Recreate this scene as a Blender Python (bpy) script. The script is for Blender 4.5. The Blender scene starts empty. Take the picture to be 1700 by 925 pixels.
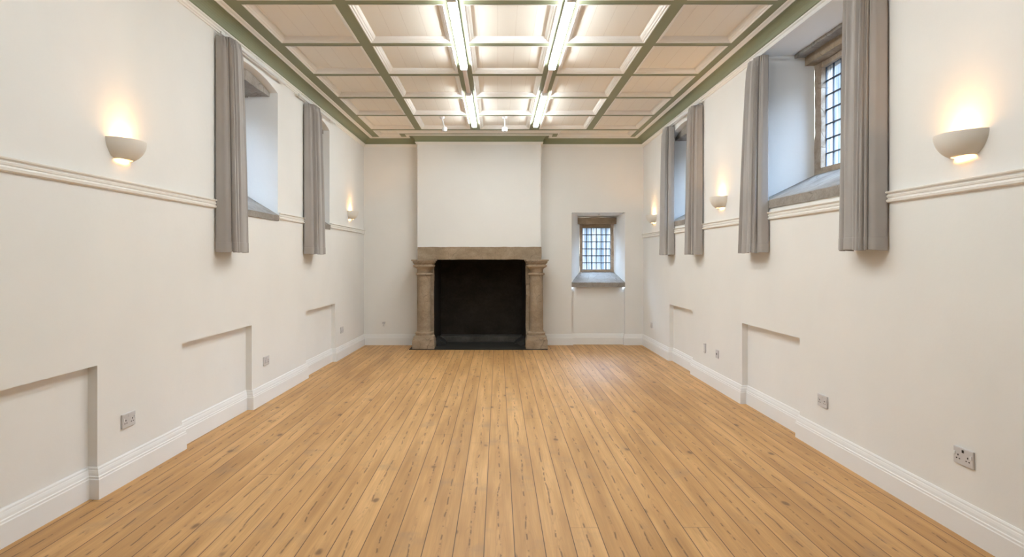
import bpy, bmesh, math, random
from mathutils import Vector, Matrix, noise
from mathutils.geometry import tessellate_polygon
PI = math.pi
SC = bpy.context.scene
COL = SC.collection

# ------------------------------------------------------------------ camera, world, exposure
EYE = 1.402
cam = bpy.data.cameras.new('camera')
cam.lens = 23.99; cam.sensor_width = 36.0; cam.sensor_fit = 'HORIZONTAL'
cam.shift_x = 23.0/1700.0; cam.shift_y = -32.5/1700.0
cam.clip_start = 0.05; cam.clip_end = 100
camo = bpy.data.objects.new('camera', cam); COL.objects.link(camo)
camo.location = (0, 0, EYE); camo.rotation_euler = (PI/2, 0, 0)
SC.camera = camo
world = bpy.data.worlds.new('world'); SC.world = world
world.use_nodes = True
bg = world.node_tree.nodes['Background']
_t = world.node_tree
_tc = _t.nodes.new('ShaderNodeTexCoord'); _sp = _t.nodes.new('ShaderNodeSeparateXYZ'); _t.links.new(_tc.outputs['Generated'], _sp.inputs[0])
_el = _t.nodes.new('ShaderNodeMapRange'); _t.links.new(_sp.outputs[2], _el.inputs[0])          # sky pale low down; blue-white upper part made unnaturally bright to light window reveals
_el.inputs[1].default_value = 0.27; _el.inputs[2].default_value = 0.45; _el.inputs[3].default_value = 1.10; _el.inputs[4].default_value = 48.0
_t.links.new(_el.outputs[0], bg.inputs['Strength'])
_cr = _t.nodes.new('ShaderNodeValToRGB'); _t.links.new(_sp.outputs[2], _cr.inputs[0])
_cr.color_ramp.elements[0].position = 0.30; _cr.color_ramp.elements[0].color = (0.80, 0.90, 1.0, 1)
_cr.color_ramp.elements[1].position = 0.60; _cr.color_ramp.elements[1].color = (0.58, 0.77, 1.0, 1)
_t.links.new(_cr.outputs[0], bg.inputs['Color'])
SC.view_settings.view_transform = 'Standard'
SC.view_settings.look = 'None'
SC.view_settings.exposure = 0.32
SC.view_settings.gamma = 1.0
SC.view_settings.use_curve_mapping = False
TUBE_STRENGTH = 41.5
TUBE_COLOR = (0.90, 0.975, 1.0, 1)
BULB_STRENGTH = 400.0
BULB_COLOR = (1.0, 0.53, 0.19, 1)

# ------------------------------------------------------------------ materials
def new_mat(name, color=(0.8, 0.8, 0.8), rough=0.6, spec=0.3):
    m = bpy.data.materials.new(name); m.use_nodes = True
    b = m.node_tree.nodes['Principled BSDF']
    b.inputs['Base Color'].default_value = (*color, 1)
    b.inputs['Roughness'].default_value = rough
    b.inputs['Specular IOR Level'].default_value = spec
    return m
class G:
    """tiny node graph helper"""
    def __init__(s, m): s.m = m; s.t = m.node_tree; s.b = s.t.nodes['Principled BSDF']
    def n(s, kind, **kw):
        nd = s.t.nodes.new(kind)
        for k, v in kw.items(): setattr(nd, k, v)
        return nd
    def l(s, a, b): s.t.links.new(a, b)
    def put(s, sock, v):
        if isinstance(v, bpy.types.NodeSocket): s.l(v, sock)
        else: sock.default_value = v
    def math(s, op, a, b=0.0, c=None):
        nd = s.n('ShaderNodeMath', operation=op)
        s.put(nd.inputs[0], a); s.put(nd.inputs[1], b)
        if c is not None: s.put(nd.inputs[2], c)
        return nd.outputs[0]
    def noise(s, vec, scale, detail=4, rough=0.5):
        nd = s.n('ShaderNodeTexNoise'); s.put(nd.inputs['Vector'], vec)
        nd.inputs['Scale'].default_value = scale; nd.inputs['Detail'].default_value = detail
        nd.inputs['Roughness'].default_value = rough
        return nd.outputs['Fac']
    def ramp(s, fac, stops):
        nd = s.n('ShaderNodeValToRGB'); s.put(nd.inputs[0], fac)
        e = nd.color_ramp.elements
        while len(e) < len(stops): e.new(0.5)
        for el, (p, c) in zip(e, stops):
            el.position = p; el.color = (*c, 1) if len(c) == 3 else c
        return nd.outputs[0]
    def mix(s, fac, a, b, blend='MIX'):
        nd = s.n('ShaderNodeMix', data_type='RGBA', blend_type=blend)
        s.put(nd.inputs[0], fac); s.put(nd.inputs[6], a); s.put(nd.inputs[7], b)
        return nd.outputs[2]
    def comb(s, x, y, z):
        nd = s.n('ShaderNodeCombineXYZ')
        for i, v in enumerate((x, y, z)): s.put(nd.inputs[i], v)
        return nd.outputs[0]
    def bump(s, h, strength, dist=0.01):
        nd = s.n('ShaderNodeBump'); s.put(nd.inputs['Height'], h)
        nd.inputs['Strength'].default_value = strength; nd.inputs['Distance'].default_value = dist
        s.l(nd.outputs[0], s.b.inputs['Normal'])
    def obj(s): return s.n('ShaderNodeTexCoord').outputs['Object']

def paint(name, color, rough=0.7, bump=0.06, scale=35.0, spec=0.25):
    m = new_mat(name, color, rough, spec); g = G(m)
    o = g.obj(); f = g.noise(o, scale, 5, 0.6); g.bump(f, bump, 0.01)
    f2 = g.noise(o, 1.3, 3, 0.5)
    c2 = tuple(c*0.965 for c in color)
    g.l(g.ramp(f2, [(0.35, c2), (0.65, color)]), g.b.inputs['Base Color'])
    return m
M_WALL = paint('wall_paint', (0.865, 0.85, 0.82), 0.8, 0.10, 18)
M_TRIM = paint('trim_paint', (0.90, 0.895, 0.885), 0.45, 0.02, 30, 0.4)
M_CREAM = paint('cream_gloss', (0.90, 0.87, 0.82), 0.5, 0.02, 30, 0.4)
M_GREEN = paint('sage_green_paint', (0.275, 0.295, 0.185), 0.55, 0.05, 20, 0.35)
M_CERAMIC = paint('ceramic', (0.80, 0.76, 0.69), 0.6, 0.02, 60)
M_WHITE = new_mat('white_plastic', (0.78, 0.78, 0.78), 0.35, 0.5)
M_PLATE = new_mat('grey_white_plastic', (0.62, 0.60, 0.60), 0.3, 0.5)
M_HOLE = new_mat('dark_slot', (0.03, 0.025, 0.02), 0.7)
M_METAL = new_mat('white_enamel', (0.8, 0.79, 0.77), 0.35, 0.5)
M_PINK = new_mat('cream_trunking', (0.84, 0.74, 0.68), 0.5, 0.3)

def ceiling_board_mat():
    m = new_mat('ceiling_boards', (0.76, 0.69, 0.60), 0.6, 0.3); g = G(m)
    o = g.obj(); sp = g.n('ShaderNodeSeparateXYZ'); g.l(o, sp.inputs[0])
    wob = g.math('MULTIPLY', g.noise(g.comb(g.math('MULTIPLY', sp.outputs[0], 6.0), g.math('MULTIPLY', sp.outputs[1], 2.0), 0.0), 1.0, 2), 0.01)
    x = g.math('DIVIDE', g.math('ADD', sp.outputs[0], wob), 0.158)
    fr = g.math('FRACT', x); e = g.math('ABSOLUTE', g.math('SUBTRACT', fr, 0.5))
    line = g.math('GREATER_THAN', e, 0.491)
    c = g.mix(line, (0.90, 0.85, 0.77, 1), (0.76, 0.69, 0.61, 1))
    g.l(c, g.b.inputs['Base Color'])
    g.bump(g.math('SUBTRACT', 1.0, line), 0.5, 0.004)
    return m
M_BOARD = ceiling_board_mat()

def floor_mat():
    m = new_mat('pine_floorboards', (0.6, 0.33, 0.12), 0.38, 0.35); g = G(m)
    o = g.obj(); sp = g.n('ShaderNodeSeparateXYZ'); g.l(o, sp.inputs[0])
    X, Y = sp.outputs[0], sp.outputs[1]
    W = 0.1475
    xb = g.math('DIVIDE', g.math('ADD', X, 20*W + 0.068 + 0.0), W)
    bid = g.math('FLOOR', xb); fr = g.math('FRACT', xb)
    c = g.math('SUBTRACT', fr, 0.5); ac = g.math('ABSOLUTE', c)
    wn = g.n('ShaderNodeTexWhiteNoise', noise_dimensions='1D'); g.l(bid, wn.inputs['W'])
    rnd = wn.outputs['Value']
    off = g.math('MULTIPLY', rnd, 37.0)
    Yo = g.math('ADD', Y, off)
    # broad tone along each board
    tone = g.noise(g.comb(g.math('MULTIPLY', bid, 3.7), g.math('MULTIPLY', Yo, 0.35), 0.0), 1.0, 2)
    fine = g.noise(g.comb(g.math('MULTIPLY', X, 95.0), g.math('MULTIPLY', Yo, 2.2), off), 1.0, 5, 0.65)
    mid = g.noise(g.comb(g.math('MULTIPLY', X, 17.0), g.math('MULTIPLY', Yo, 1.1), off), 1.0, 3, 0.5)
    col = g.ramp(g.math('ADD', g.math('MULTIPLY', tone, 0.5), g.math('MULTIPLY', mid, 0.5)),
                 [(0.32, (0.40, 0.205, 0.068)), (0.50, (0.575, 0.318, 0.120)), (0.68, (0.76, 0.45, 0.190))])
    col = g.mix(g.math('MULTIPLY', g.ramp(fine, [(0.40, (1, 1, 1)), (0.62, (0, 0, 0))]), 0.22), col, (0.36, 0.18, 0.06, 1))
    # cathedral grain rings near the centre of the board
    arch = g.math('ADD', g.math('MULTIPLY', g.math('MULTIPLY', c, c), 9.0), g.math('ADD', g.math('MULTIPLY', Yo, 0.9), g.math('MULTIPLY', mid, 2.2)))
    rings = g.math('SINE', g.math('MULTIPLY', arch, 16.0))
    ringm = g.math('MULTIPLY', g.ramp(rings, [(0.80, (0, 0, 0)), (1.0, (1, 1, 1))]), g.ramp(ac, [(0.10, (1, 1, 1)), (0.40, (0, 0, 0))]))
    col = g.mix(g.math('MULTIPLY', ringm, 0.28), col, (0.34, 0.17, 0.06, 1))
    # broken dark heart line that wanders along the middle of a board
    wander = g.math('MULTIPLY', g.math('SUBTRACT', g.noise(g.comb(off, g.math('MULTIPLY', Yo, 1.4), 0.0), 1.0, 3), 0.5), 0.55)
    cw = g.math('ABSOLUTE', g.math('SUBTRACT', c, wander))
    near = g.ramp(cw, [(0.0, (1, 1, 1)), (0.045, (0, 0, 0))])
    dash = g.ramp(g.noise(g.comb(g.math('MULTIPLY', X, 14.0), g.math('MULTIPLY', Yo, 9.0), off), 1.0, 3, 0.6), [(0.48, (0, 0, 0)), (0.55, (1, 1, 1))])
    col = g.mix(g.math('MULTIPLY', g.math('MULTIPLY', near, dash), 0.90), col, (0.12, 0.06, 0.028, 1))
    # knots
    vo = g.n('ShaderNodeTexVoronoi'); vo.inputs['Scale'].default_value = 1.0
    warp = g.noise(g.comb(g.math('MULTIPLY', X, 20.0), g.math('MULTIPLY', Yo, 12.0), 0.0), 1.0, 3)
    g.l(g.comb(g.math('MULTIPLY', X, 4.6), g.math('ADD', g.math('MULTIPLY', Yo, 2.1), g.math('MULTIPLY', warp, 0.12)), off), vo.inputs['Vector'])
    kn = g.ramp(vo.outputs['Distance'], [(0.055, (1, 1, 1)), (0.105, (0, 0, 0))])
    halo = g.ramp(vo.outputs['Distance'], [(0.05, (1, 1, 1)), (0.26, (0, 0, 0))])
    col = g.mix(g.math('MULTIPLY', halo, 0.22), col, (0.33, 0.17, 0.07, 1))
    col = g.mix(g.math('MULTIPLY', kn, 0.72), col, (0.13, 0.065, 0.03, 1))
    # grey smudges
    sm = g.ramp(g.noise(g.comb(g.math('MULTIPLY', X, 4.0), g.math('MULTIPLY', Y, 3.0), off), 1.0, 4, 0.6), [(0.56, (0, 0, 0)), (0.76, (1, 1, 1))])
    col = g.mix(g.math('MULTIPLY', sm, 0.42), col, (0.28, 0.20, 0.13, 1))
    # butt joints of the boards, one every few metres at a place of its own
    jf = g.math('FRACT', g.math('DIVIDE', g.math('ADD', Y, g.math('MULTIPLY', rnd, 61.0)), 9.3))
    joint = g.math('LESS_THAN', jf, 0.00025)
    gap = g.math('MAXIMUM', g.math('GREATER_THAN', ac, 0.4865), joint)
    edge = g.ramp(ac, [(0.455, (0, 0, 0)), (0.49, (1, 1, 1))])
    col = g.mix(g.math('MULTIPLY', edge, 0.16), col, (0.30, 0.15, 0.06, 1))
    col = g.mix(g.math('MULTIPLY', gap, 0.93), col, (0.07, 0.035, 0.018, 1))
    g.l(col, g.b.inputs['Base Color'])
    g.l(g.math('ADD', 0.42, g.math('MULTIPLY', fine, 0.14)), g.b.inputs['Roughness'])
    h = g.math('SUBTRACT', g.math('MULTIPLY', fine, 0.12), gap)
    g.bump(h, 0.35, 0.003)
    return m
M_FLOOR = floor_mat()

def stone_mat(name, c0, c1, c2, scale=7.0, rough=0.85, bump=0.5, veins=True):
    m = new_mat(name, c1, rough, 0.2); g = G(m); o = g.obj()
    big = g.noise(o, scale*0.4, 4, 0.6); fine = g.noise(o, scale*9, 4, 0.7)
    st = g.n('ShaderNodeMapping'); g.l(o, st.inputs[0]); st.inputs['Scale'].default_value = (1.6, 1.6, 3.0)
    bed = g.noise(st.outputs[0], scale*0.6, 4, 0.6)
    f = g.math('ADD', g.math('MULTIPLY', big, 0.45), g.math('ADD', g.math('MULTIPLY', bed, 0.3), g.math('MULTIPLY', fine, 0.25)))
    col = g.ramp(f, [(0.34, c0), (0.5, c1), (0.66, c2)])
    h = f
    if veins:
        wp = g.n('ShaderNodeVectorMath', operation='ADD'); g.l(o, wp.inputs[0])
        nz = g.n('ShaderNodeTexNoise'); nz.inputs['Scale'].default_value = 3.0; g.l(o, nz.inputs['Vector'])
        sc = g.n('ShaderNodeVectorMath', operation='SCALE'); g.l(nz.outputs['Color'], sc.inputs[0]); sc.inputs['Scale'].default_value = 0.5
        g.l(sc.outputs[0], wp.inputs[1])
        vo = g.n('ShaderNodeTexVoronoi', feature='DISTANCE_TO_EDGE'); vo.inputs['Scale'].default_value = 2.6
        mp = g.n('ShaderNodeMapping'); mp.inputs['Scale'].default_value = (1.6, 1.6, 0.8); g.l(wp.outputs[0], mp.inputs[0]); g.l(mp.outputs[0], vo.inputs['Vector'])
        cr = g.ramp(vo.outputs['Distance'], [(0.0, (1, 1, 1)), (0.022, (0, 0, 0))])
        crm = g.math('MULTIPLY', cr, g.ramp(big, [(0.45, (0, 0, 0)), (0.6, (1, 1, 1))]))
        col = g.mix(g.math('MULTIPLY', crm, 0.55), col, tuple(x*0.35 for x in c0) + (1,))
        h = g.math('SUBTRACT', g.math('MULTIPLY', f, 0.6), g.math('MULTIPLY', crm, 0.5))
    g.l(col, g.b.inputs['Base Color']); g.bump(h, bump, 0.012)
    return m
M_STONE = stone_mat('brown_sandstone', (0.22, 0.16, 0.105), (0.34, 0.26, 0.18), (0.47, 0.37, 0.27))
M_SILL = stone_mat('grey_sandstone', (0.19, 0.165, 0.145), (0.31, 0.28, 0.25), (0.42, 0.39, 0.35), 6.0)
M_JAMB = stone_mat('buff_window_stone', (0.26, 0.19, 0.13), (0.43, 0.34, 0.26), (0.56, 0.47, 0.38), 9.0)
M_SOOT = stone_mat('sooted_stone', (0.016, 0.012, 0.009), (0.028, 0.021, 0.016), (0.050, 0.038, 0.028), 3.0, 0.8, 0.3, False)
M_SLATE = stone_mat('dark_slate', (0.020, 0.0185, 0.017), (0.034, 0.031, 0.028), (0.060, 0.055, 0.048), 4.0, 0.55, 0.25, False)
M_LEDGE = stone_mat('ash_grey_stone', (0.04, 0.036, 0.031), (0.075, 0.067, 0.058), (0.12, 0.108, 0.095), 4.0, 0.8, 0.3, False)
M_LEAD = new_mat('lead_came', (0.045, 0.055, 0.075), 0.5, 0.4)

def cloth_mat():
    m = new_mat('grey_curtain_cloth', (0.40, 0.375, 0.355), 0.9, 0.1); g = G(m); o = g.obj()
    f = g.noise(o, 400.0, 2); g.bump(f, 0.12, 0.002)
    g.b.inputs['Sheen Weight'].default_value = 0.15
    f2 = g.noise(o, 3.0, 2)
    g.l(g.ramp(f2, [(0.3, (0.385, 0.36, 0.34)), (0.7, (0.43, 0.405, 0.385))]), g.b.inputs['Base Color'])
    return m
M_CLOTH = cloth_mat()

def glass_mat():
    m = bpy.data.materials.new('old_leaded_glass'); m.use_nodes = True
    t = m.node_tree; t.nodes.clear(); N = t.nodes.new; L = t.links.new
    out = N('ShaderNodeOutputMaterial'); tr = N('ShaderNodeBsdfTransparent'); tl = N('ShaderNodeBsdfTranslucent'); gl = N('ShaderNodeBsdfGlossy')
    tc = N('ShaderNodeTexCoord'); mp = N('ShaderNodeMapping'); mp.inputs['Scale'].default_value = (38, 38, 1.5)
    nz = N('ShaderNodeTexNoise'); nz.inputs['Scale'].default_value = 1.0; nz.inputs['Detail'].default_value = 3
    L(tc.outputs['Object'], mp.inputs[0]); L(mp.outputs[0], nz.inputs['Vector'])
    cr = N('ShaderNodeValToRGB'); cr.color_ramp.elements[0].position = 0.35; cr.color_ramp.elements[1].position = 0.65
    cr.color_ramp.elements[0].color = (0.45, 0.52, 0.60, 1); cr.color_ramp.elements[1].color = (0.92, 0.94, 0.96, 1)
    L(nz.outputs['Fac'], cr.inputs[0]); L(cr.outputs[0], tr.inputs[0])
    tl.inputs[0].default_value = (0.8, 0.85, 0.9, 1)
    gl.inputs['Roughness'].default_value = 0.1
    m1 = N('ShaderNodeMixShader'); m1.inputs[0].default_value = 0.03; L(tr.outputs[0], m1.inputs[1]); L(tl.outputs[0], m1.inputs[2])
    m2 = N('ShaderNodeMixShader'); m2.inputs[0].default_value = 0.05; L(m1.outputs[0], m2.inputs[1]); L(gl.outputs[0], m2.inputs[2])
    L(m2.outputs[0], out.inputs[0])
    return m
M_GLASS = glass_mat()
def frost_mat():
    m = bpy.data.materials.new('frosted_glass'); m.use_nodes = True
    t = m.node_tree; t.nodes.clear()
    o = t.nodes.new('ShaderNodeOutputMaterial'); a = t.nodes.new('ShaderNodeBsdfTranslucent'); b = t.nodes.new('ShaderNodeBsdfDiffuse')
    a.inputs[0].default_value = (1.0, 0.98, 0.93, 1); b.inputs[0].default_value = (0.85, 0.83, 0.8, 1)
    x = t.nodes.new('ShaderNodeMixShader'); x.inputs[0].default_value = 0.12
    t.links.new(a.outputs[0], x.inputs[1]); t.links.new(b.outputs[0], x.inputs[2]); t.links.new(x.outputs[0], o.inputs[0]); return m
M_FROST = frost_mat()
def emit_mat(name, color, s):
    m = bpy.data.materials.new(name); m.use_nodes = True
    t = m.node_tree; t.nodes.clear()
    e = t.nodes.new('ShaderNodeEmission'); e.inputs[0].default_value = color; e.inputs[1].default_value = s
    o = t.nodes.new('ShaderNodeOutputMaterial'); t.links.new(e.outputs[0], o.inputs[0]); return m
M_TUBE = emit_mat('lit_tube', TUBE_COLOR, TUBE_STRENGTH)
M_BULB = emit_mat('lit_bulb', BULB_COLOR, BULB_STRENGTH)

# ------------------------------------------------------------------ mesh helpers
class MB:
    def __init__(s): s.v = []; s.f = []
    def quad(s, a, b, c, d): i = len(s.v); s.v += [a, b, c, d]; s.f.append((i, i+1, i+2, i+3))
    def poly(s, pts): i = len(s.v); s.v += list(pts); s.f.append(tuple(range(i, i+len(pts))))
    def box(s, x0, x1, y0, y1, z0, z1):
        i = len(s.v)
        s.v += [(x0,y0,z0),(x1,y0,z0),(x1,y1,z0),(x0,y1,z0),(x0,y0,z1),(x1,y0,z1),(x1,y1,z1),(x0,y1,z1)]
        s.f += [tuple(i+k for k in q) for q in ((0,3,2,1),(4,5,6,7),(0,1,5,4),(1,2,6,5),(2,3,7,6),(3,0,4,7))]
    def loft(s, rings, closed=True, cap0=False, cap1=False):
        i0 = len(s.v); n = len(rings[0])
        for r in rings: s.v += list(r)
        for k in range(len(rings)-1):
            for j in range(n if closed else n-1):
                a = i0+k*n+j; b = i0+k*n+(j+1) % n
                s.f.append((a, b, b+n, a+n))
        if cap0: s.f.append(tuple(i0+j for j in reversed(range(n))))
        if cap1: s.f.append(tuple(i0+(len(rings)-1)*n+j for j in range(n)))
    def tube(s, pts, r, n=12, cap=True):
        rings = []
        P = [Vector(p) for p in pts]
        for i, p in enumerate(P):
            d = (P[min(i+1, len(P)-1)] - P[max(i-1, 0)]).normalized()
            up = Vector((0, 0, 1)) if abs(d.z) < 0.9 else Vector((1, 0, 0))
            a = d.cross(up).normalized(); b = d.cross(a)
            rr = r[i] if isinstance(r, (list, tuple)) else r
            rings.append([tuple(p + a*rr*math.cos(t*2*PI/n) + b*rr*math.sin(t*2*PI/n)) for t in range(n)])
        s.loft(rings, True, cap, cap)
    def flat_with_holes(s, outer, holes, fn):
        """outer, holes: lists of (a, b); fn maps (a, b) to a point"""
        polys = [[Vector((a, b, 0)) for a, b in outer]] + [[Vector((a, b, 0)) for a, b in h] for h in holes]
        flat = [p for pl in polys for p in pl]
        i0 = len(s.v); s.v += [fn(p.x, p.y) for p in flat]
        for t in tessellate_polygon(polys): s.f.append(tuple(i0+k for k in t))
    def build(s, name, mat, parent=None, smooth=False, bevel=0.0, M=None, recalc=True, mats=None):
        me = bpy.data.meshes.new(name)
        vs = s.v if M is None else [tuple(M @ Vector(p)) for p in s.v]
        me.from_pydata(vs, [], s.f)
        bm = bmesh.new(); bm.from_mesh(me)
        bmesh.ops.remove_doubles(bm, verts=bm.verts, dist=1e-5)
        if recalc: bmesh.ops.recalc_face_normals(bm, faces=bm.faces)
        if smooth:
            for f in bm.faces: f.smooth = True
            for e in bm.edges:
                if len(e.link_faces) == 2 and e.calc_face_angle(0) > 0.7: e.smooth = False
        bm.to_mesh(me); bm.free()
        me.materials.append(mat)
        o = bpy.data.objects.new(name, me); COL.objects.link(o)
        if parent is not None: o.parent = parent
        if bevel:
            b = o.modifiers.new('bevel', 'BEVEL'); b.width = bevel; b.segments = 2; b.limit_method = 'ANGLE'
        return o
def tag(o, label=None, cat=None, group=None, kind=None):
    if label: o['label'] = label
    if cat: o['category'] = cat
    if group: o['group'] = group
    if kind: o['kind'] = kind
    return o
def empty(name, loc=(0, 0, 0), rz=0.0, **kw):
    o = bpy.data.objects.new(name, None); COL.objects.link(o)
    o.empty_display_size = 0.1
    o.location = loc; o.rotation_euler = (0, 0, rz); tag(o, **kw); return o
def copy_tree(o, parent=None):
    c = o.copy(); COL.objects.link(c)
    if parent is not None: c.parent = parent
    for ch in [x for x in bpy.data.objects if x.parent == o]: copy_tree(ch, c)
    return c
def rough_box(x0, x1, y0, y1, z0, z1, cell=0.04, amp=0.004, seed=0.0):
    """box of dressed stone with softly uneven faces"""
    bm = bmesh.new()
    bmesh.ops.create_cube(bm, size=1.0)
    for v in bm.verts:
        v.co = Vector((x0 if v.co.x < 0 else x1, y0 if v.co.y < 0 else y1, z0 if v.co.z < 0 else z1))
    for ax, L in ((0, x1-x0), (1, y1-y0), (2, z1-z0)):
        n = min(60, max(2, int(L/cell)))
        lo = (x0, y0, z0)[ax]
        for k in range(1, n):
            co = [0, 0, 0]; co[ax] = lo + L*k/n; no = [0, 0, 0]; no[ax] = 1
            bmesh.ops.bisect_plane(bm, geom=bm.verts[:]+bm.edges[:]+bm.faces[:], plane_co=co, plane_no=no)
    c = Vector(((x0+x1)/2, (y0+y1)/2, (z0+z1)/2))
    for v in bm.verts:
        p = v.co + Vector((seed, seed*2, seed*3))
        nv = noise.noise_vector(p*6.0) + 0.5*noise.noise_vector(p*17.0)
        on = sum((abs(v.co.x-x0) < 1e-5 or abs(v.co.x-x1) < 1e-5, abs(v.co.y-y0) < 1e-5 or abs(v.co.y-y1) < 1e-5, abs(v.co.z-z0) < 1e-5 or abs(v.co.z-z1) < 1e-5))
        d = nv*amp
        if on >= 2: d += (c - v.co).normalized()*amp*(0.8+1.6*max(0, noise.noise(p*9.0)))
        v.co += d
    mb = MB(); bm.verts.index_update()
    mb.v = [tuple(v.co) for v in bm.verts]; mb.f = [tuple(v.index for v in f.verts) for f in bm.faces]
    bm.free(); return mb

# ------------------------------------------------------------------ frames of the walls
YB = 11.11; XR = 2.363; XL = -2.186; SPLAY = 0.01236; HC = EYE+1.957; YF = -3.0
AL = math.atan(SPLAY)
FR_LEFT = Matrix.Translation((XL, YB, 0)) @ Matrix.Rotation(PI/2-AL, 4, 'Z')
FR_RIGHT = Matrix.Translation((XR, YB, 0)) @ Matrix.Rotation(-PI/2, 4, 'Z')
FR_BACK = Matrix.Translation((0, YB, 0))
def xl(y): return XL - SPLAY*(YB-y)
def left_x(y): return (y-YB)/math.cos(AL)          # local x on the left wall of a distance y
def right_x(y): return YB-y

BREAST = (-1.287, 0.682); YBR = 10.88

# ------------------------------------------------------------------ walls
NA = 13
def profile(x0, x1, zb, zs, rise):
    """outline of an opening: bottom left, bottom right, then the arched head from right to left"""
    pts = [(x0, zb), (x1, zb)]
    for k in range(NA):
        t = k/(NA-1); pts.append((x1+(x0-x1)*t, zs + rise*(1-(2*t-1)**2)))
    return pts
def side_wall(name, fr, openings, alcoves, length, flip):
    """openings: dict; alcoves: (x0, x1, height) in local x, increasing"""
    mb = MB()
    a, b = (-length, 0.0) if flip else (0.0, length)
    outer = [(a, 0.0)]
    D = 0.055
    for x0, x1, h in alcoves: outer += [(x0, 0.0), (x0, h), (x1, h), (x1, 0.0)]
    outer += [(b, 0.0), (b, HC+0.12), (a, HC+0.12)]
    holes = [profile(*w['A']) for w in openings]
    mb.flat_with_holes(outer, holes, lambda p, q: (p, 0.0, q))
    for x0, x1, h in alcoves:
        mb.quad((x0, D, 0), (x1, D, 0), (x1, D, h), (x0, D, h))
        mb.quad((x0, 0, 0), (x0, D, 0), (x0, D, h), (x0, 0, h))
        mb.quad((x1, 0, 0), (x1, D, 0), (x1, D, h), (x1, 0, h))
        mb.quad((x0, 0, h), (x1, 0, h), (x1, D, h), (x0, D, h))
    for w in openings:
        rings = [[(p, d, q) for p, q in profile(*w[k])] for k, d in (('A', 0.0), ('B', w['d1']), ('C', w['D']))]
        mb.loft(rings, True)
    return tag(mb.build(name, M_WALL, M=fr), kind='structure')
WD = 0.45
def opening(xa, xb, sill_bottom, head, rise, splay_far=0.085, splay_near=0.3, flip=False, high=False):
    """xa < xb local x. far side is xb on the left wall and xa on the right wall"""
    fa, fb = (splay_near, splay_far) if flip else (splay_far, splay_near)
    d1 = 0.07
    fa1 = fa*d1/WD; fb1 = fb*d1/WD
    hz = head if not high else head
    return dict(A=(xa, xb, sill_bottom, head, rise), B=(xa+fa1, xb-fb1, sill_bottom, head, rise*(0.9 if not high else 1)),
                C=(xa+fa, xb-fb, sill_bottom, head, rise*0.5), d1=d1, D=WD)
# left wall: two windows; right wall: two windows
L1 = opening(left_x(5.54), left_x(6.93), EYE+0.385, EYE+1.682, 0.075, flip=True)
L2 = opening(left_x(7.98), left_x(8.953), EYE+0.385, EYE+1.682, 0.075, flip=True)
R1 = opening(right_x(6.155), right_x(4.62), EYE+0.439, EYE+1.822, 0.0, high=True)
R2 = opening(right_x(9.40), right_x(7.95), EYE+0.439, EYE+1.665, 0.075)
ALC_L = [(left_x(a), left_x(b), EYE-0.605) for a, b in ((2.53, 3.874), (4.884, 6.223), (7.909, 9.252))]
ALC_R = [(right_x(a), right_x(b), h) for a, b, h in ((9.41, 8.29, EYE-0.625), (6.612, 5.348, EYE-0.622))]
side_wall('wall_left', FR_LEFT, [L1, L2], ALC_L, YB-YF, True)
side_wall('wall_right', FR_RIGHT, [R1, R2], ALC_R, YB-YF, False)

# back wall with the window recess and a hole behind the fireplace
BW = (1.196, 2.065); BWT = EYE+0.755; BSB = EYE-0.46
mb = MB()
mb.flat_with_holes([(XL-0.02, 0), (-1.15, 0), (-1.15, 1.5), (0.55, 1.5), (0.55, 0), (BW[0], 0), (BW[0], BWT), (BW[1], BWT), (BW[1], 0), (XR+0.02, 0), (XR+0.02, HC+0.12), (XL-0.02, HC+0.12)], [],
                   lambda a, b: (a, YB, b))
DR = 0.09
mb.quad((BW[0], YB+DR, 0), (BW[1], YB+DR, 0), (BW[1], YB+DR, BSB), (BW[0], YB+DR, BSB))
for x in BW: mb.quad((x, YB, 0), (x, YB+DR, 0), (x, YB+DR, BSB), (x, YB, BSB))
BD = 0.42; BC = (1.375, 1.955, EYE-0.46, EYE+0.70)
mb.loft([[(BW[0], YB, BSB), (BW[1], YB, BSB), (BW[1], YB, BWT), (BW[0], YB, BWT)],
         [(BC[0], YB+BD, BC[2]), (BC[1], YB+BD, BC[2]), (BC[1], YB+BD, BC[3]), (BC[0], YB+BD, BC[3])]], True)
tag(mb.build('wall_back', M_WALL), kind='structure')
# rear wall behind the camera
mb = MB(); mb.box(xl(YF)-0.1, XR+0.1, YF-0.15, YF, 0, HC+0.12)
tag(mb.build('wall_rear', M_WALL), kind='structure')
# chimney breast
mb = MB()
ZL = EYE+0.192
mb.quad((BREAST[0], YBR, ZL-0.01), (BREAST[1], YBR, ZL-0.01), (BREAST[1], YBR, HC+0.1), (BREAST[0], YBR, HC+0.1))
for x in BREAST: mb.quad((x, YBR, ZL-0.01), (x, YB, ZL-0.01), (x, YB, HC+0.1), (x, YBR, HC+0.1))
mb.quad((BREAST[0], YBR, ZL-0.01), (BREAST[1], YBR, ZL-0.01), (BREAST[1], YB, ZL-0.01), (BREAST[0], YB, ZL-0.01))
tag(mb.build('wall_chimney_breast', M_WALL), kind='structure')
# floor
def rise(x, y):
    """the old floor lifts a few centimetres towards the near left corner"""
    return 0.00114*min(0.0, x)**2*max(0.0, YB-y)
mb = MB()
FX = [xl(YF)-0.12 + (XR+0.24-xl(YF))*i/40 for i in range(41)]; FY = [YF-0.1+(YB+0.22-YF)*j/10 for j in range(11)]
mb.loft([[(x, y, rise(x, y)) for x in FX] + [(x, y, -0.1) for x in reversed(FX)] for y in FY], True, True, True)
tag(mb.build('floor', M_FLOOR), kind='structure')

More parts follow.
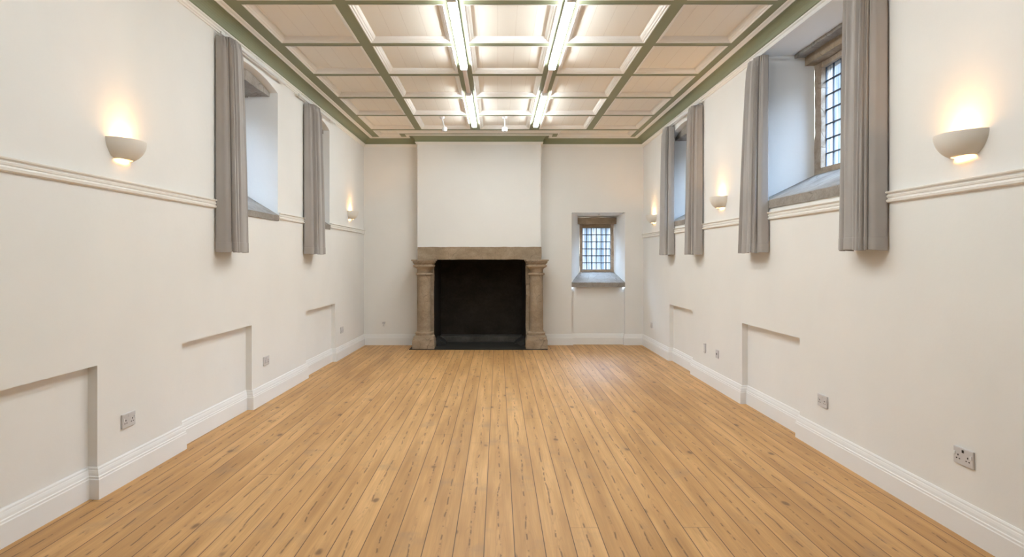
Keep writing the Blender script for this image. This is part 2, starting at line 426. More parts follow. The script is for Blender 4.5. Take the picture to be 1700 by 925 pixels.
# ------------------------------------------------------------------ sweeps along the walls
def sweep(path, prof, mb, closed=False, caps=True):
    """path: plan points with the room on the right hand side; prof: (offset into the room, z)"""
    P = [Vector((p[0], p[1])) for p in path]; n = len(P); rings = []
    for i in range(n):
        d0 = (P[i]-P[i-1]).normalized() if i > 0 else None
        d1 = (P[i+1]-P[i]).normalized() if i < n-1 else None
        if d0 is None: d0 = d1
        if d1 is None: d1 = d0
        n0 = Vector((d0.y, -d0.x)); n1 = Vector((d1.y, -d1.x))
        m = (n0+n1); m = m/ max(0.2, m.dot(n0))
        rings.append([(P[i].x+m.x*o, P[i].y+m.y*o, z) for o, z in prof])
    mb.loft(rings, True, caps, caps)
path_cor = [(xl(YF), YF), (XL, YB), (BREAST[0], YB), (BREAST[0], YBR), (BREAST[1], YBR), (BREAST[1], YB), (XR, YB), (XR, YF)]
zb = EYE+1.820
def trim(n, mb, m, label, smooth=False):
    return tag(mb.build('trim_%d' % n, m, smooth=smooth), kind='structure', label=label, cat='trim')
mb = MB(); sweep(path_cor, [(0, zb), (0.010, zb), (0.012, zb+0.010), (0.022, zb+0.014), (0.024, zb+0.026), (0.034, zb+0.032), (0.034, zb+0.044), (0, zb+0.044)], mb)
trim(1, mb, M_CREAM, 'white picture moulding under the green cove')
mb = MB(); cov = [(0, zb+0.044), (0.028, zb+0.044), (0.030, zb+0.050)]
for k in range(9):
    t = k/8*PI/2
    cov.append((0.034+0.092*(1-math.cos(t)), zb+0.052+0.078*math.sin(t)))
cov += [(0.130, HC-0.001), (0.130, HC+0.02), (0, HC+0.02)]
sweep(path_cor, cov, mb); trim(2, mb, M_GREEN, 'sage green cove cornice round the ceiling')
mb = MB(); sweep(path_cor, [(0.126, HC+0.01), (0.126, HC-0.012), (0.136, HC-0.016), (0.146, HC-0.010), (0.168, HC-0.008), (0.176, HC-0.003), (0.176, HC+0.01)], mb)
trim(3, mb, M_CREAM, 'narrow cream bead between cove and ceiling')

# skirting boards
SK = [(0, 0), (0.024, 0), (0.024, 0.112), (0.021, 0.117), (0.021, 0.127), (0.017, 0.131), (0.0155, 0.145), (0.012, 0.158), (0.010, 0.161), (0.0095, 0.170), (0.005, 0.178), (0, 0.178)]
def w2(fr, x, y): v = fr @ Vector((x, y, 0)); return (v.x, v.y)
D = 0.055
pl = [w2(FR_LEFT, -(YB-YF), 0)]
for x0, x1, h in ALC_L: pl += [w2(FR_LEFT, x0, 0), w2(FR_LEFT, x0, D), w2(FR_LEFT, x1, D), w2(FR_LEFT, x1, 0)]
pl += [(XL, YB)]
mb = MB(); sweep(pl + [(BREAST[0], YB)], SK, mb); mb.v = [(x, y, z+rise(x, y)) for x, y, z in mb.v]; tag(mb.build('baseboard_left', M_TRIM), kind='structure', label='white moulded skirting board along the left wall', cat='skirting board')
pr = [(XR, YB)]
for x0, x1, h in ALC_R: pr += [w2(FR_RIGHT, x0, 0), w2(FR_RIGHT, x0, D), w2(FR_RIGHT, x1, D), w2(FR_RIGHT, x1, 0)]
pr += [(XR, YF)]
mb = MB(); sweep(pr, SK, mb); tag(mb.build('baseboard_right', M_TRIM), kind='structure', label='white moulded skirting board along the right wall', cat='skirting board')
mb = MB(); sweep([(BREAST[1], YB), (BW[0], YB), (BW[0], YB+DR), (BW[1], YB+DR), (BW[1], YB), (XR, YB)], SK, mb)
tag(mb.build('baseboard_back', M_TRIM), kind='structure', label='white skirting board stepping into the recess under the small window', cat='skirting board')

# dado rails
def dado(z0, h):
    return [(0, z0), (0.010, z0), (0.020, z0+0.08*h), (0.022, z0+0.26*h), (0.014, z0+0.32*h), (0.012, z0+0.42*h), (0.018, z0+0.48*h), (0.020, z0+0.62*h), (0.013, z0+0.70*h), (0.013, z0+0.80*h), (0.026, z0+0.86*h), (0.028, z0+h-0.003), (0.024, z0+h), (0, z0+h)]
k = 4
for a, b in ((YF, 5.54), (6.93, 7.98), (8.953, YB)):
    mb = MB(); sweep([(xl(a), a), (xl(b), b)], dado(EYE+0.403, 0.068), mb)
    trim(k, mb, M_CREAM, ['cream dado rail on the left wall before the first window', 'cream dado rail on the left wall between the two windows', 'cream dado rail on the left wall behind the far window'][k-4]); k += 1
mb = MB(); sweep([(XR, YB), (XR, YF)], dado(EYE+0.338, 0.068), mb); trim(k, mb, M_CREAM, 'cream dado rail running the whole right wall')

# ------------------------------------------------------------------ ceiling
BEAMS_X = [(-1.204, 0.049), (-0.345, 0.0725), (0.543, 0.0725), (1.377, 0.049)]
BY0, BSP, BH = 10.32, 1.024, 0.0425
def lx(y): return xl(y)+0.285
RX = XR-0.25
cells = []
row = 0
while BY0-BSP*(row+1) > YF:
    y1 = BY0-BSP*row-BH; y0 = BY0-BSP*(row+1)+BH
    ed = [None] + BEAMS_X + [None]
    for c in range(5):
        xa0 = lx(y0) if c == 0 else BEAMS_X[c-1][0]+BEAMS_X[c-1][1]
        xa1 = lx(y1) if c == 0 else xa0
        xb = RX if c == 4 else BEAMS_X[c][0]-BEAMS_X[c][1]
        cells.append([(xa0, y0), (xb, y0), (xb, y1), (xa1, y1)])
    row += 1
yy0, yy1, ym = BY0+BH+0.012, 10.915, 10.63
ush = [(lx(yy0), yy0), (RX, yy0), (RX, yy1), (0.935, yy1), (0.935, ym), (-1.545, ym), (-1.545, yy1), (lx(yy1), yy1)]
mb = MB()
mb.flat_with_holes([(xl(YF)-0.1, YF-0.1), (XR+0.1, YF-0.1), (XR+0.1, YB+0.02), (XL-0.1, YB+0.02)], cells+[ush], lambda a, b: (a, b, HC))
RC = 0.045
for c in cells+[ush]: mb.loft([[(x, y, HC) for x, y in c], [(x, y, HC+RC+0.01) for x, y in c]], True)
ceil = tag(mb.build('ceiling', M_GREEN), kind='structure', label='coffered ceiling of sage green beams and cream panels', cat='ceiling')
def inset(poly, d):
    n = len(poly); out = []
    for i in range(n):
        p = Vector(poly[i]); a = (p-Vector(poly[i-1])).normalized(); b = (Vector(poly[(i+1) % n])-p).normalized()
        na = Vector((-a.y, a.x)); nb = Vector((-b.y, b.x)); m = na+nb; m = m/m.dot(na)
        out.append((p.x+m.x*d, p.y+m.y*d))
    return out
def coffer(c):
    mb = MB(); mb.flat_with_holes(c, [], lambda a, b: (a, b, HC+RC))
    p = mb.build('coffer_panel', M_BOARD, ceil)
    mb = MB(); rings = []
    for d, z in ((0.0, -0.002), (0.010, -0.004), (0.014, 0.004), (0.026, 0.006), (0.032, 0.016), (0.040, 0.020), (0.048, 0.030), (0.054, RC+0.001)):
        rings.append([(x, y, HC+z) for x, y in inset(c, d)])
    mb.loft(rings, True); mb.build('panel_moulding', M_CREAM, p)
for c in cells: coffer(c)
coffer(ush)
mb = MB(); mb.box(xl(YF)-0.2, XR+0.2, YF-0.2, YB+0.2, HC+RC+0.012, HC+RC+0.06)
mb.build('backing_board', M_BOARD, ceil)

# ------------------------------------------------------------------ windows
def taper_block(x0, x1, prof, w, M):
    """stone block whose side faces follow the splayed reveals. prof: (depth, z)"""
    mb = MB(); A, C, DD = w['A'], w['C'], w['D']
    def xs(d):
        t = max(0.0, d)/DD
        return (A[0]+(C[0]-A[0])*t, A[1]+(C[1]-A[1])*t)
    n = 24; rings = []
    for i in range(n+1):
        t = i/n
        rings.append([(xs(d)[0]+(xs(d)[1]-xs(d)[0])*t, d+0.004*noise.noise(Vector((t*30, z*9, 3))), z+0.003*noise.noise(Vector((t*22, d*9, 1)))) for d, z in prof])
    mb.loft(rings, True, True, True)
    return mb
def leaded_light(root, x0, x1, y, z0, z1, cols, rows, r=0.0046):
    mb = MB(); mb.box(x0, x1, y, y+0.004, z0, z1)
    g = mb.build('leaded_light', M_GLASS, root)
    mb = MB()
    for i in range(cols+1):
        x = x0+(x1-x0)*i/cols
        rr = r*1.5 if i in (0, cols) else r
        mb.box(x-rr, x+rr, y-0.005, y+0.009, z0, z1)
    for j in range(rows+1):
        z = z0+(z1-z0)*j/rows
        rr = r*1.5 if j in (0, rows) else r
        mb.box(x0, x1, y-0.006, y+0.010, z-rr, z+rr)
    mb.build('lead_came', M_LEAD, g)
def stone_window(n, fr, w, flip, sill_top, glass_z, cols, rows, label, high):
    loc = fr @ Vector((0, 0, 0)); rz = fr.to_euler().z
    root = empty('window_%d' % n, loc, rz, label=label, cat='window', kind='structure')
    A, C, DD = w['A'], w['C'], w['D']; zbot = A[2]
    # sloping stone sill
    si = glass_z[0]-0.035
    mb = taper_block(0, 0, [(-0.012, zbot), (-0.014, sill_top-0.006), (-0.006, sill_top), (DD+0.02, si), (DD+0.02, zbot)], w, None)
    mb.build('sill', M_SILL, root)
    x0, x1 = C[0]-0.01, C[1]+0.01
    head = glass_z[1]+0.05
    jw = 0.125
    # jambs and mullion
    zt = C[3]+C[4]+0.05
    rough_box(x0, C[0]+jw, DD, DD+0.10, si-0.02, zt, 0.05, 0.005, n).build('jamb', M_JAMB, root, True)
    rough_box(C[1]-jw, x1, DD, DD+0.10, si-0.02, zt, 0.05, 0.005, n+4).build('jamb', M_JAMB, root, True)
    xm = (C[0]+C[1])/2; mw = 0.055
    rough_box(xm-mw, xm+mw, DD, DD+0.10, si-0.02, head, 0.05, 0.004, n+8).build('mullion', M_JAMB, root, True)
    rough_box(C[0]+0.06, C[1]-0.06, DD+0.005, DD+0.11, si-0.06, glass_z[0]+0.004, 0.05, 0.004, n+9).build('window_threshold', M_JAMB, root, True)
    rough_box(C[0]+0.06, C[1]-0.06, DD+0.005, DD+0.11, glass_z[1]-0.004, zt, 0.05, 0.004, n+11).build('frame_head', M_JAMB, root, True)
    for a, b in ((C[0]+jw, xm-mw), (xm+mw, C[1]-jw)):
        leaded_light(root, a-0.004, b+0.004, DD+0.045, glass_z[0], glass_z[1], cols, rows)
    # lintels
    if high:
        t = EYE+1.815
        rough_box(A[0]+0.03, A[1]-0.18, 0.285, 0.46, t-0.022, t+0.06, 0.05, 0.006, 3.3).build('stone_slab', M_SILL, root, True)
        rough_box(A[0]+0.075, A[1]-0.2, 0.365, 0.46, EYE+1.715, t-0.01, 0.05, 0.006, 5.1).build('lintel', M_STONE, root, True)
    else:
        hz = A[3]-0.042
        rough_box(A[0]-0.02, A[1]+0.02, 0.075, 0.28, hz, A[3]+A[4]+0.05, 0.05, 0.005, n*1.7).build('lintel', M_SILL, root, True)
        rough_box(A[0]-0.02, A[1]+0.02, 0.285, 0.47, hz-0.015, A[3]+A[4]+0.05, 0.05, 0.005, n*2.1).build('lintel', M_SILL, root, True)
    return root
stone_window(1, FR_RIGHT, R1, False, EYE+0.5155, (EYE+0.79, EYE+1.675), 3, 7, 'deep leaded stone window nearest on the right wall', True)
stone_window(2, FR_RIGHT, R2, False, EYE+0.505, (EYE+0.79, EYE+1.58), 3, 6, 'deep leaded stone window far along the right wall', False)
stone_window(3, FR_LEFT, L1, True, EYE+0.447, (EYE+0.78, EYE+1.60), 3, 6, 'deep arched window nearest on the left wall', False)
stone_window(4, FR_LEFT, L2, True, EYE+0.447, (EYE+0.78, EYE+1.60), 3, 6, 'deep arched window far along the left wall', False)
# the small window in the back wall
root = empty('window_5', (0, YB, 0), 0, label='small leaded window in the back wall right of the fireplace', cat='window', kind='structure')
wb = dict(A=(BW[0], BW[1], BSB, BWT, 0), C=(BC[0], BC[1], BSB, BC[3], 0), D=BD)
taper_block(0, 0, [(-0.006, BSB), (-0.008, EYE-0.386), (-0.002, EYE-0.382), (BD+0.02, EYE-0.215), (BD+0.02, BSB)], wb, None).build('sill', M_SILL, root)
rough_box(BC[0], 1.425, BD, BD+0.1, EYE-0.24, BC[3], 0.04, 0.003, 1).build('jamb', M_JAMB, root, True)
rough_box(1.905, BC[1], BD, BD+0.1, EYE-0.24, BC[3], 0.04, 0.003, 2).build('jamb', M_JAMB, root, True)
rough_box(BC[0]+0.02, BC[1]-0.02, BD+0.01, BD+0.1, EYE-0.26, EYE-0.18, 0.04, 0.003, 3).build('window_threshold', M_JAMB, root, True)
rough_box(BC[0]-0.02, BC[1]+0.02, BD+0.01, BD+0.1, EYE+0.525, BC[3]+0.05, 0.04, 0.004, 4).build('frame_head', M_STONE, root, True)
rough_box(1.325, 2.005, BD-0.10, BD+0.02, EYE+0.585, EYE+0.695, 0.04, 0.004, 7).build('lintel', M_STONE, root, True)
leaded_light(root, 1.422, 1.908, BD+0.045, EYE-0.185, EYE+0.530, 6, 6, 0.0062)

# ------------------------------------------------------------------ fireplace
XC = (-1.158, 0.598); YC = 10.70
fire = empty('fireplace', ((XC[0]+XC[1])/2, YC, 0), 0, label='large stone fireplace with round columns and black firebox under the chimney breast', cat='fireplace')
fx, fy = fire.location.x, fire.location.y
TF = Matrix.Translation((-fx, -fy, 0))
rough_box(-1.285, 0.692, 10.835, 11.09, 1.392, ZL, 0.04, 0.006, 2.2).build('lintel', M_STONE, fire, True, M=TF)
rough_box(-1.284, -1.022, 10.80, 11.10, 0.0, 1.393, 0.05, 0.005, 1.2).build('jamb', M_STONE, fire, True, M=TF)
rough_box(0.440, 0.680, 10.80, 11.10, 0.0, 1.393, 0.05, 0.005, 4.2).build('jamb', M_STONE, fire, True, M=TF)
mb = MB(); mb.box(-1.372, 0.765, 10.505, 11.75, 0.0, 0.010); mb.build('hearth_slab', M_SLATE, fire, bevel=0.003, M=TF)
# firebox: soot-black shell, ledge at the back and sloping kerbs at the sides
mb = MB()
f0, f1, b0, b1, yb_ = -1.022, 0.440, -0.985, 0.410, 11.75
zt = 1.393
mb.quad((f0, 10.895, 0), (b0, yb_, 0), (b0, yb_, 1.56), (f0, 10.895, 1.56))
mb.quad((f1, 10.895, 0), (b1, yb_, 0), (b1, yb_, 1.56), (f1, 10.895, 1.56))
mb.quad((b0, yb_, 0), (b1, yb_, 0), (b1, yb_, 1.56), (b0, yb_, 1.56))
mb.quad((f0, 10.895, 1.56), (f1, 10.895, 1.56), (b1, yb_, 1.56), (b0, yb_, 1.56))
mb.quad((f0, 10.895, 1.40), (f1, 10.895, 1.40), (f1, 10.895, 1.56), (f0, 10.895, 1.56))
mb.build('firebox', M_SOOT, fire, M=TF)
rough_box(b0, b1, 11.42, 11.74, 0.010, 0.105, 0.06, 0.006, 8).build('back_ledge', M_LEDGE, fire, True, M=TF)
for sx, xo in ((1, f0+0.012), (-1, f1-0.012)):
    mb = MB()
    rings = []
    for y, w, h in ((10.93, 0.07, 0.03), (11.05, 0.16, 0.10), (11.25, 0.15, 0.13), (11.42, 0.15, 0.12)):
        rings.append([(xo, y, 0.01), (xo+sx*w, y, 0.012), (xo+sx*w*0.8, y, h*0.5), (xo+sx*0.02, y, h), (xo, y, h)])
    mb.loft(rings, True, True, True); mb.build('side_kerb', M_SLATE, fire, M=TF)
# columns
def sq_ring(r, z, q, n=64):
    pts = []
    p = 2 + q*q*26
    for k in range(n):
        t = 2*PI*(k+0.5)/n; c, s = math.cos(t), math.sin(t)
        rr = r/((abs(c)**p+abs(s)**p)**(1/p))
        pts.append((rr*c, rr*s, z))
    return pts
def lathe(secs, name, parent, loc, amp=0.0016, seed=0):
    mb = MB(); rings = [sq_ring(*s) for s in secs]
    out = []
    for r in rings:
        out.append([tuple(Vector(p)+Vector((p[0], p[1], 0)).normalized()*amp*noise.noise(Vector(p)*9+Vector((seed, 0, 0)))*2) for p in r])
    mb.loft(out, True, True, True)
    o = mb.build(name, M_STONE, parent, True); o.location = loc; return o
for i, xc in enumerate(XC):
    sh = [(0.1075-0.004*t, 0.285+(1.16-0.285)*t, 0) for t in [k/24 for k in range(25)]]
    s = lathe(sh, 'column', fire, (xc-fx, YC-fy, 0), 0.0030, 5.0*i)
    lathe([(0.102, 1.146, 0), (0.122, 1.148, 0), (0.131, 1.155, 0), (0.133, 1.165, 0), (0.130, 1.175, 0), (0.122, 1.181, 0), (0.1035, 1.184, 0), (0.1035, 1.218, 0), (0.107, 1.236, 0.1), (0.117, 1.254, 0.3),
           (0.136, 1.270, 0.6), (0.154, 1.280, 0.8), (0.156, 1.284, 0.85), (0.158, 1.304, 0.9), (0.153, 1.308, 0.9), (0.141, 1.310, 0.9), (0.141, 1.322, 0.9), (0.150, 1.328, 1), (0.163, 1.340, 1), (0.168, 1.356, 1), (0.168, 1.366, 1), (0.184, 1.368, 1), (0.184, 1.391, 1)], 'capital', s, (0, 0, 0), 0.002, i)
    lathe([(0.166, 0.138, 1), (0.166, 0.150, 0.9), (0.160, 0.165, 0.7), (0.157, 0.196, 0.4), (0.150, 0.208, 0.2), (0.138, 0.212, 0), (0.136, 0.222, 0), (0.140, 0.238, 0), (0.138, 0.252, 0), (0.128, 0.262, 0), (0.114, 0.268, 0), (0.109, 0.292, 0)], 'base', s, (0, 0, 0), 0.002, i+3)
    o = rough_box(-0.172, 0.172, -0.172, 0.172, 0.010, 0.140, 0.04, 0.004, 3+i).build('plinth', M_STONE, s, True)

# ------------------------------------------------------------------ ceiling lights
def batten(name, x, y0, y1, label, grp):
    cy = (y0+y1)/2; root = empty(name, (x, cy, HC), 0, label=label, cat='ceiling light', group=grp)
    h = (y1-y0)/2
    mb = MB(); P = [(-0.036, 0), (-0.039, -0.020), (-0.034, -0.024), (0.034, -0.024), (0.039, -0.020), (0.036, 0)]
    mb.loft([[(a, -h+0.01, b) for a, b in P], [(a, h-0.01, b) for a, b in P]], True, True, True)
    mb.build('housing', M_METAL, root)
    mb = MB(); P = [(-0.033, -0.025), (-0.034, -0.036), (-0.029, -0.047), (-0.018, -0.053), (0.018, -0.053), (0.029, -0.047), (0.034, -0.036), (0.033, -0.025)]
    mb.loft([[(a, -h+0.03, b) for a, b in P], [(a, h-0.03, b) for a, b in P]], True, True, True); mb.build('lit_diffuser', M_TUBE, root)
    for s in (-1, 1):
        mb = MB(); a, b = sorted((s*(h-0.035), s*h)); mb.box(-0.035, 0.035, a, b, -0.055, 0.0)
        mb.build('end_cap', M_METAL, root, bevel=0.004)
for x, side in ((-0.345, 'left'), (0.543, 'right')):
    batten('fluorescent_light', x, 7.94, 9.90, 'far lit fluorescent batten in the %s row, ending near the chimney breast' % side, None)
    batten('fluorescent_light', x, 5.03, 6.90, 'near lit fluorescent batten in the %s row, running out of the top' % side, None)
    for a, wh in ((2.10, 'just above the viewer'),):
        batten('fluorescent_light', x, a, a+1.90, 'lit fluorescent batten of the %s row %s' % (side, wh), None)
    for a, b, wh in ((6.91, 7.93, 'between the two lit battens of the %s row' % side), (4.01, 5.02, 'just before the near batten of the %s row' % side)):
        mb = MB(); P = [(-0.022, 0), (-0.022, -0.022), (-0.012, -0.030), (0.012, -0.030), (0.022, -0.022), (0.022, 0)]
        cy = (a+b)/2
        mb.loft([[(p, a-cy, q) for p, q in P], [(p, b-cy, q) for p, q in P]], True, True, True)
        o = mb.build('cable_trunking', M_PINK); o.location = (x, cy, HC)
        tag(o, 'cream cable trunking on the green beam ' + wh, 'trunking')

# small white spots on stems
def spot(x, y, dx, dy, label, head_r):
    zt = HC+RC
    root = empty('ceiling_spotlight', (x, y, zt), 0, label=label, cat='spotlight', group='small white stem spotlights')
    mb = MB(); mb.tube([(0, 0, 0), (0, 0, -0.012), (0, 0, -0.028)], [0.036, 0.036, 0.024], 20); mb.build('ceiling_plate', M_WHITE, root, True)
    mb = MB(); mb.tube([(0, 0, -0.02), (dx*0.4, dy*0.4, -0.08), (dx, dy, -0.15)], 0.0085, 10); mb.build('stem', M_WHITE, root, True)
    mb = MB(); c = Vector((dx, dy, -0.175))
    pr_ = [(0.012, 0.034), (0.030, 0.030), (0.040, 0.016), (0.042, -0.014), (0.034, -0.030), (0.014, -0.034)]
    mb.tube([(c.x, c.y, c.z+q) for p, q in pr_], [p*head_r for p, q in pr_], 16); mb.build('lamp_head', M_WHITE, root, True)
spot(0.093, 9.62, 0, 0, 'white stem spotlight hanging straight down, centred before the chimney breast', 1.0)
spot(-0.79, 9.62, 0.035, 0.0, 'white stem spotlight leaning sideways, left of the left light row', 0.85)

# ------------------------------------------------------------------ wall sconces
def make_sconce():
    root = empty('wall_sconce')
    a0, b0, H = 0.170, 0.125, 0.115
    secs = []
    for k in range(15):
        t = k/14
        s = math.cos(math.asin(min(1.0, t*0.87)))**1.0      # bowl curve, cut off flat at the bottom
        secs.append((a0*s, b0*s, -H*t))
    n = 36
    def ring(a, b, z): return [(-a*math.cos(PI*j/n), -b*math.sin(PI*j/n), z) for j in range(n+1)]
    outer = [ring(a, b, z) for a, b, z in secs]
    inner = [ring(a-0.007, b-0.007, z) for a, b, z in reversed(secs)]
    mb = MB(); mb.loft(outer+inner+[outer[0]], False)
    mb.build('shade', M_CERAMIC, root, True)
    mb = MB(); mb.box(-0.05, 0.05, -0.012, 0.0, -0.072, -0.022); mb.build('back_plate', M_METAL, root)
    mb = MB(); mb.tube([(-0.036, -0.050, -0.046), (0.036, -0.050, -0.046)], 0.011, 14); mb.build('bulb', M_BULB, root, True)
    mb = MB(); zz = -0.106; mb.loft([[(x, y-0.016, z) for x, y, z in ring(0.068, 0.036, q)] for q in (zz, zz-0.004)], True, True, True); mb.build('glass_diffuser', M_FROST, root)
    for s in (-1, 1):
        mb = MB(); a, b = sorted((s*0.036, s*0.048)); mb.box(a, b, -0.060, 0.0, -0.062, -0.032); mb.build('lamp_holder', M_METAL, root)
    return root
proto = make_sconce()
SCN = [(FR_LEFT, left_x(4.12), EYE+0.712, 'white half-bowl wall sconce near on the left wall, large in the photo'),
       (FR_LEFT, left_x(10.12), EYE+0.704, 'white half-bowl wall sconce on the left wall, far end beyond the curtains'),
       (FR_RIGHT, right_x(3.452), EYE+0.633, 'white half-bowl wall sconce near on the right wall, beside the nearest curtain'),
       (FR_RIGHT, right_x(7.20), EYE+0.653, 'white half-bowl wall sconce on the right wall between the two windows'),
       (FR_RIGHT, right_x(10.33), EYE+0.662, 'white half-bowl wall sconce on the right wall in the far corner')]
for i, (fr, x, z, lab) in enumerate(SCN):
    o = proto if i == 0 else copy_tree(proto)
    o.location = fr @ Vector((x, 0, z)); o.rotation_euler.z = fr.to_euler().z
    tag(o, lab, 'wall lamp', 'half-bowl wall sconces')

# ------------------------------------------------------------------ curtains
def curtain(fr, xa, xb, flare_a, flare_b, dtop, dbot, folds, seed, label, near, ztop=EYE+1.775, zbot=EYE+0.055):
    """drawn-back curtain: a bundle of pleats bulging from the wall between local xa..xb; near: end nearest the viewer (0 = xa, 1 = xb)"""
    rnd = random.Random(seed)
    cx = (xa+xb)/2
    root = empty('curtain', fr @ Vector((cx, 0, zbot)), fr.to_euler().z, label=label, cat='curtain', group='grey pleated curtains')
    nu, nv = folds*20, 40
    wid = [rnd.uniform(0.55, 1.25) for _ in range(folds)]
    amps = [rnd.uniform(0.55, 1.0) for _ in range(folds)]
    if near == 0: wid[0], amps[0] = 2.3, 0.55
    else: wid[-1], amps[-1] = 2.3, 0.55
    tot = sum(wid); edges = [0]
    for w in wid: edges.append(edges[-1]+w/tot)
    skew = [rnd.uniform(-0.5, 0.5) for _ in range(folds)]
    dies = [rnd.uniform(0.3, 1.3) for _ in range(folds)]
    def base(u, x0, x1, dep):
        """half ring from the wall at x0 out into the room and back to the wall at x1"""
        t = PI*u; c, q = math.cos(t), math.sin(t); n = 0.62
        return (x0+x1)/2 - (x1-x0)/2*math.copysign(abs(c)**n, c), -0.012-dep*q**n
    rings = []
    for j in range(nv+1):
        v = j/nv
        x0 = xa - flare_a*v**0.8; x1 = xb + flare_b*v**0.8
        dep = dtop+(dbot-dtop)*v**0.6
        ring = []
        for i in range(nu+1):
            u = i/nu; k = 0
            while k < folds-1 and u > edges[k+1]: k += 1
            lt = min(1.0, max(0.0, (u-edges[k])/(edges[k+1]-edges[k])))
            sn = max(0.0, math.sin(PI*lt))
            sk = skew[k]*0.35*math.sin(PI*lt)*math.sin(2.2*v+skew[k]*4)
            h = max(0.0, math.sin(PI*min(1, max(0, lt+sk))))**0.55*amps[k]
            h += 0.28*math.sin(2*PI*lt*2+seed+k)*max(0.0, 1-v*dies[k])*(0.4 if wid[k] > 2 else 1)
            if v < 0.05: h = h*0.55 + 0.30*abs(math.sin(2*PI*lt*1.5))
            A = 0.046*(0.8+0.35*v)
            px, py = base(u, x0, x1, dep)
            ax, ay = base(min(1, u+0.01), x0, x1, dep); bx_, by_ = base(max(0, u-0.01), x0, x1, dep)
            tx, ty = ax-bx_, ay-by_; L = math.hypot(tx, ty) or 1
            nx, ny = ty/L, -tx/L                     # points out of the bundle
            e = min(1.0, 6*min(u, 1-u))
            d = (h-0.85)*A*e
            z = (ztop-zbot)*(1-v) + (0.004*math.sin(u*19+seed) if v > 0.98 else 0.0)
            ring.append((px+nx*d-cx, min(-0.006, py+ny*d), z))
        rings.append(ring)
    mb = MB(); mb.loft(rings, False)
    o = mb.build('cloth', M_CLOTH, root, True, recalc=False)
    so = o.modifiers.new('thick', 'SOLIDIFY'); so.thickness = 0.004; so.offset = 0
    hr = []
    for v, off in ((0.953, 0.0), (0.9545, 0.0040), (0.998, 0.0040), (1.0, 0.0036)):
        j = min(nv, v*nv); a = int(math.floor(j)); b = min(nv, a+1); t = j-a; row = []
        for i in range(nu+1):
            p = Vector(rings[a][i])*(1-t)+Vector(rings[b][i])*t
            q = Vector(rings[a][min(nu, i+1)])-Vector(rings[a][max(0, i-1)])
            nn = Vector((q.y, -q.x, 0)); nn = nn.normalized() if nn.length > 1e-6 else Vector((0, -1, 0))
            row.append(tuple(p+nn*off))
        hr.append(row)
    mb = MB(); mb.loft(hr, False); mb.build('hem', M_CLOTH, root, True, recalc=False)
    return root
curtain(FR_LEFT, left_x(5.42), left_x(5.72), 0.0, 0.05, 0.115, 0.165, 9, 3, 'grey curtain on the left wall, nearest and widest of the left pair', 0)
curtain(FR_LEFT, left_x(7.78), left_x(8.14), 0.0, 0.06, 0.115, 0.165, 9, 8, 'grey curtain on the far window of the left wall', 0)
curtain(FR_RIGHT, right_x(4.46), right_x(4.12), 0.05, 0.0, 0.125, 0.150, 9, 5, 'grey curtain on the right wall, nearest and largest, cut by the top edge', 1)
curtain(FR_RIGHT, right_x(6.24), right_x(5.93), 0.15, 0.0, 0.095, 0.140, 10, 9, 'grey curtain on the right wall at the far side of the near window', 1)
curtain(FR_RIGHT, right_x(8.12), right_x(7.84), 0.08, 0.0, 0.110, 0.145, 9, 12, 'grey curtain on the right wall beside the mid sconce', 1)
curtain(FR_RIGHT, right_x(9.42), right_x(9.10), 0.08, 0.0, 0.105, 0.135, 9, 15, 'grey curtain on the right wall, farthest, by the corner sconce', 1)
# curtain tracks
def track(fr, xa, xb, label):
    root = empty('curtain_track', fr @ Vector(((xa+xb)/2, 0, EYE+1.80)), fr.to_euler().z, label=label, cat='curtain track', group='white curtain tracks under the cornice')
    h = (xb-xa)/2
    mb = MB(); mb.box(-h, h, -0.060, -0.045, -0.012, 0.012); mb.build('rail', M_METAL, root, bevel=0.003)
    for k in (-0.85, 0, 0.85):
        mb = MB(); mb.box(k*h-0.012, k*h+0.012, -0.052, 0.0 if abs(k) > 0.5 else -0.03, 0.008, 0.024); mb.build('bracket', M_METAL, root)
track(FR_LEFT, left_x(5.42), left_x(7.02), 'white curtain track above the near window of the left wall')
track(FR_LEFT, left_x(7.46), left_x(9.05), 'white curtain track above the far window of the left wall')
track(FR_RIGHT, right_x(6.30), right_x(4.10), 'white curtain track above the near window of the right wall')
track(FR_RIGHT, right_x(9.42), right_x(7.80), 'white curtain track above the far window of the right wall')

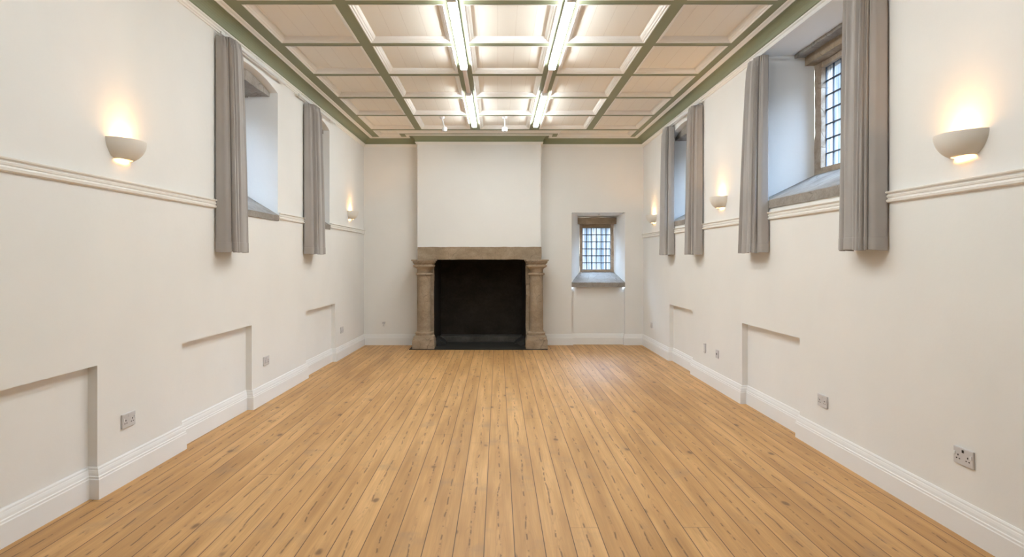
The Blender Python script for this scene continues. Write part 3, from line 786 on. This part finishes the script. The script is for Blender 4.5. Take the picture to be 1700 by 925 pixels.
# ------------------------------------------------------------------ sockets
def plate_part(root, w, h, name='plate', m=None):
    mb = MB(); mb.box(-w/2, w/2, -0.011, 0.0, -h/2, h/2); return mb.build(name, m or M_PLATE, root, bevel=0.003)
def holes_for(root, cx, cz):
    mb = MB(); mb.box(cx-0.0035, cx+0.0035, -0.0118, -0.010, cz+0.006, cz+0.015); mb.build('pin_hole', M_HOLE, root)
    for s in (-1, 1):
        mb = MB(); mb.box(cx+s*0.011-0.0042, cx+s*0.011+0.0042, -0.0118, -0.010, cz-0.0095, cz-0.0045); mb.build('pin_hole', M_HOLE, root)
def socket(fr, x, z, label, kind='double'):
    root = empty('wall_socket', fr @ Vector((x, 0, z)), fr.to_euler().z, label=label, cat='socket')
    w = 0.146 if kind in ('double', 'double_spur') else 0.086
    plate_part(root, w, 0.086)
    if kind.startswith('double'):
        for s in (-1, 1): holes_for(root, s*0.036, -0.008)
        for s in (-1, 1):
            mb = MB(); mb.box(s*0.060-0.006, s*0.060+0.006, -0.0155, -0.010, 0.000, 0.018)
            mb.build('rocker_switch', M_WHITE, root, bevel=0.0015)
        mb = MB(); mb.box(-0.007, 0.007, -0.0125, -0.010, 0.020, 0.034); mb.build('indicator', M_HOLE if kind == 'double_spur' else M_PLATE, root)
    elif kind == 'single':
        holes_for(root, 0, -0.010)
        mb = MB(); mb.box(0.018, 0.030, -0.0155, -0.010, 0.012, 0.030); mb.build('rocker_switch', M_WHITE, root, bevel=0.0015)
    elif kind == 'data':
        mb = MB(); mb.box(-0.010, 0.010, -0.0125, -0.010, -0.008, 0.010); mb.build('port', M_HOLE, root)
    return root
socket(FR_LEFT, left_x(4.181), EYE-0.985, 'white double socket on the left wall between the two nearest alcoves')
socket(FR_LEFT, left_x(6.58), EYE-0.982, 'white double socket on the left wall just beyond the middle alcove')
socket(FR_LEFT, left_x(9.607), EYE-1.000, 'small white double socket on the left wall near the back corner')
socket(FR_RIGHT, right_x(3.454), EYE-1.003, 'largest white double socket with a dark indicator, near on the right wall', 'double_spur')
socket(FR_RIGHT, right_x(4.957), EYE-1.032, 'white double socket on the right wall, just before the wide alcove')
socket(FR_RIGHT, right_x(7.344), EYE-1.024, 'white data outlet on the right wall, right of the pair between the alcoves', 'data').children[0]
socket(FR_RIGHT, right_x(10.50), EYE-1.020, 'tiny white single socket on the right wall in the far corner', 'single')
# rounded outlet left of the data plate
root = empty('cable_outlet', FR_RIGHT @ Vector((right_x(7.78), 0, EYE-1.018)), FR_RIGHT.to_euler().z, label='narrow white outlet with a rounded bottom, left of the pair between the alcoves', cat='cable outlet')
mb = MB(); P = [(-0.032, 0.055), (0.032, 0.055), (0.032, -0.025)] + [(0.032*math.cos(t), -0.025-0.032*math.sin(t)) for t in [PI*k/8 for k in range(1, 8)]] + [(-0.032, -0.025)]
mb.loft([[(a, 0, b) for a, b in P], [(a, -0.014, b) for a, b in P]], True, True, True); mb.build('plate', M_PLATE, root, bevel=0.002)
mb = MB(); mb.box(-0.014, 0.014, -0.018, -0.012, -0.034, 0.036); mb.build('cover', M_WHITE, root, bevel=0.003)
# small outlet on the back wall left of the fireplace
root = empty('cable_outlet', ((637-827)/102, YB, EYE-1.04), 0, label='tiny white outlet with a stub of cable on the back wall left of the fireplace', cat='cable outlet')
plate_part(root, 0.045, 0.03)
mb = MB(); mb.tube([(0.004, -0.010, -0.006), (0.004, -0.022, -0.02), (-0.004, -0.018, -0.04), (0.008, -0.012, -0.052)], 0.005, 8); mb.build('cable', M_PLATE, root, True)
# sensor on the head of the small window
root = empty('alarm_sensor', (1.66, YB+0.10, EYE+0.742), 0, label='tiny white sensor under the head of the small back window', cat='sensor')
mb = MB(); mb.tube([(0, 0, 0.004), (0, 0, -0.012), (0, 0, -0.022)], [0.022, 0.022, 0.012], 16); mb.build('housing', M_WHITE, root, True)
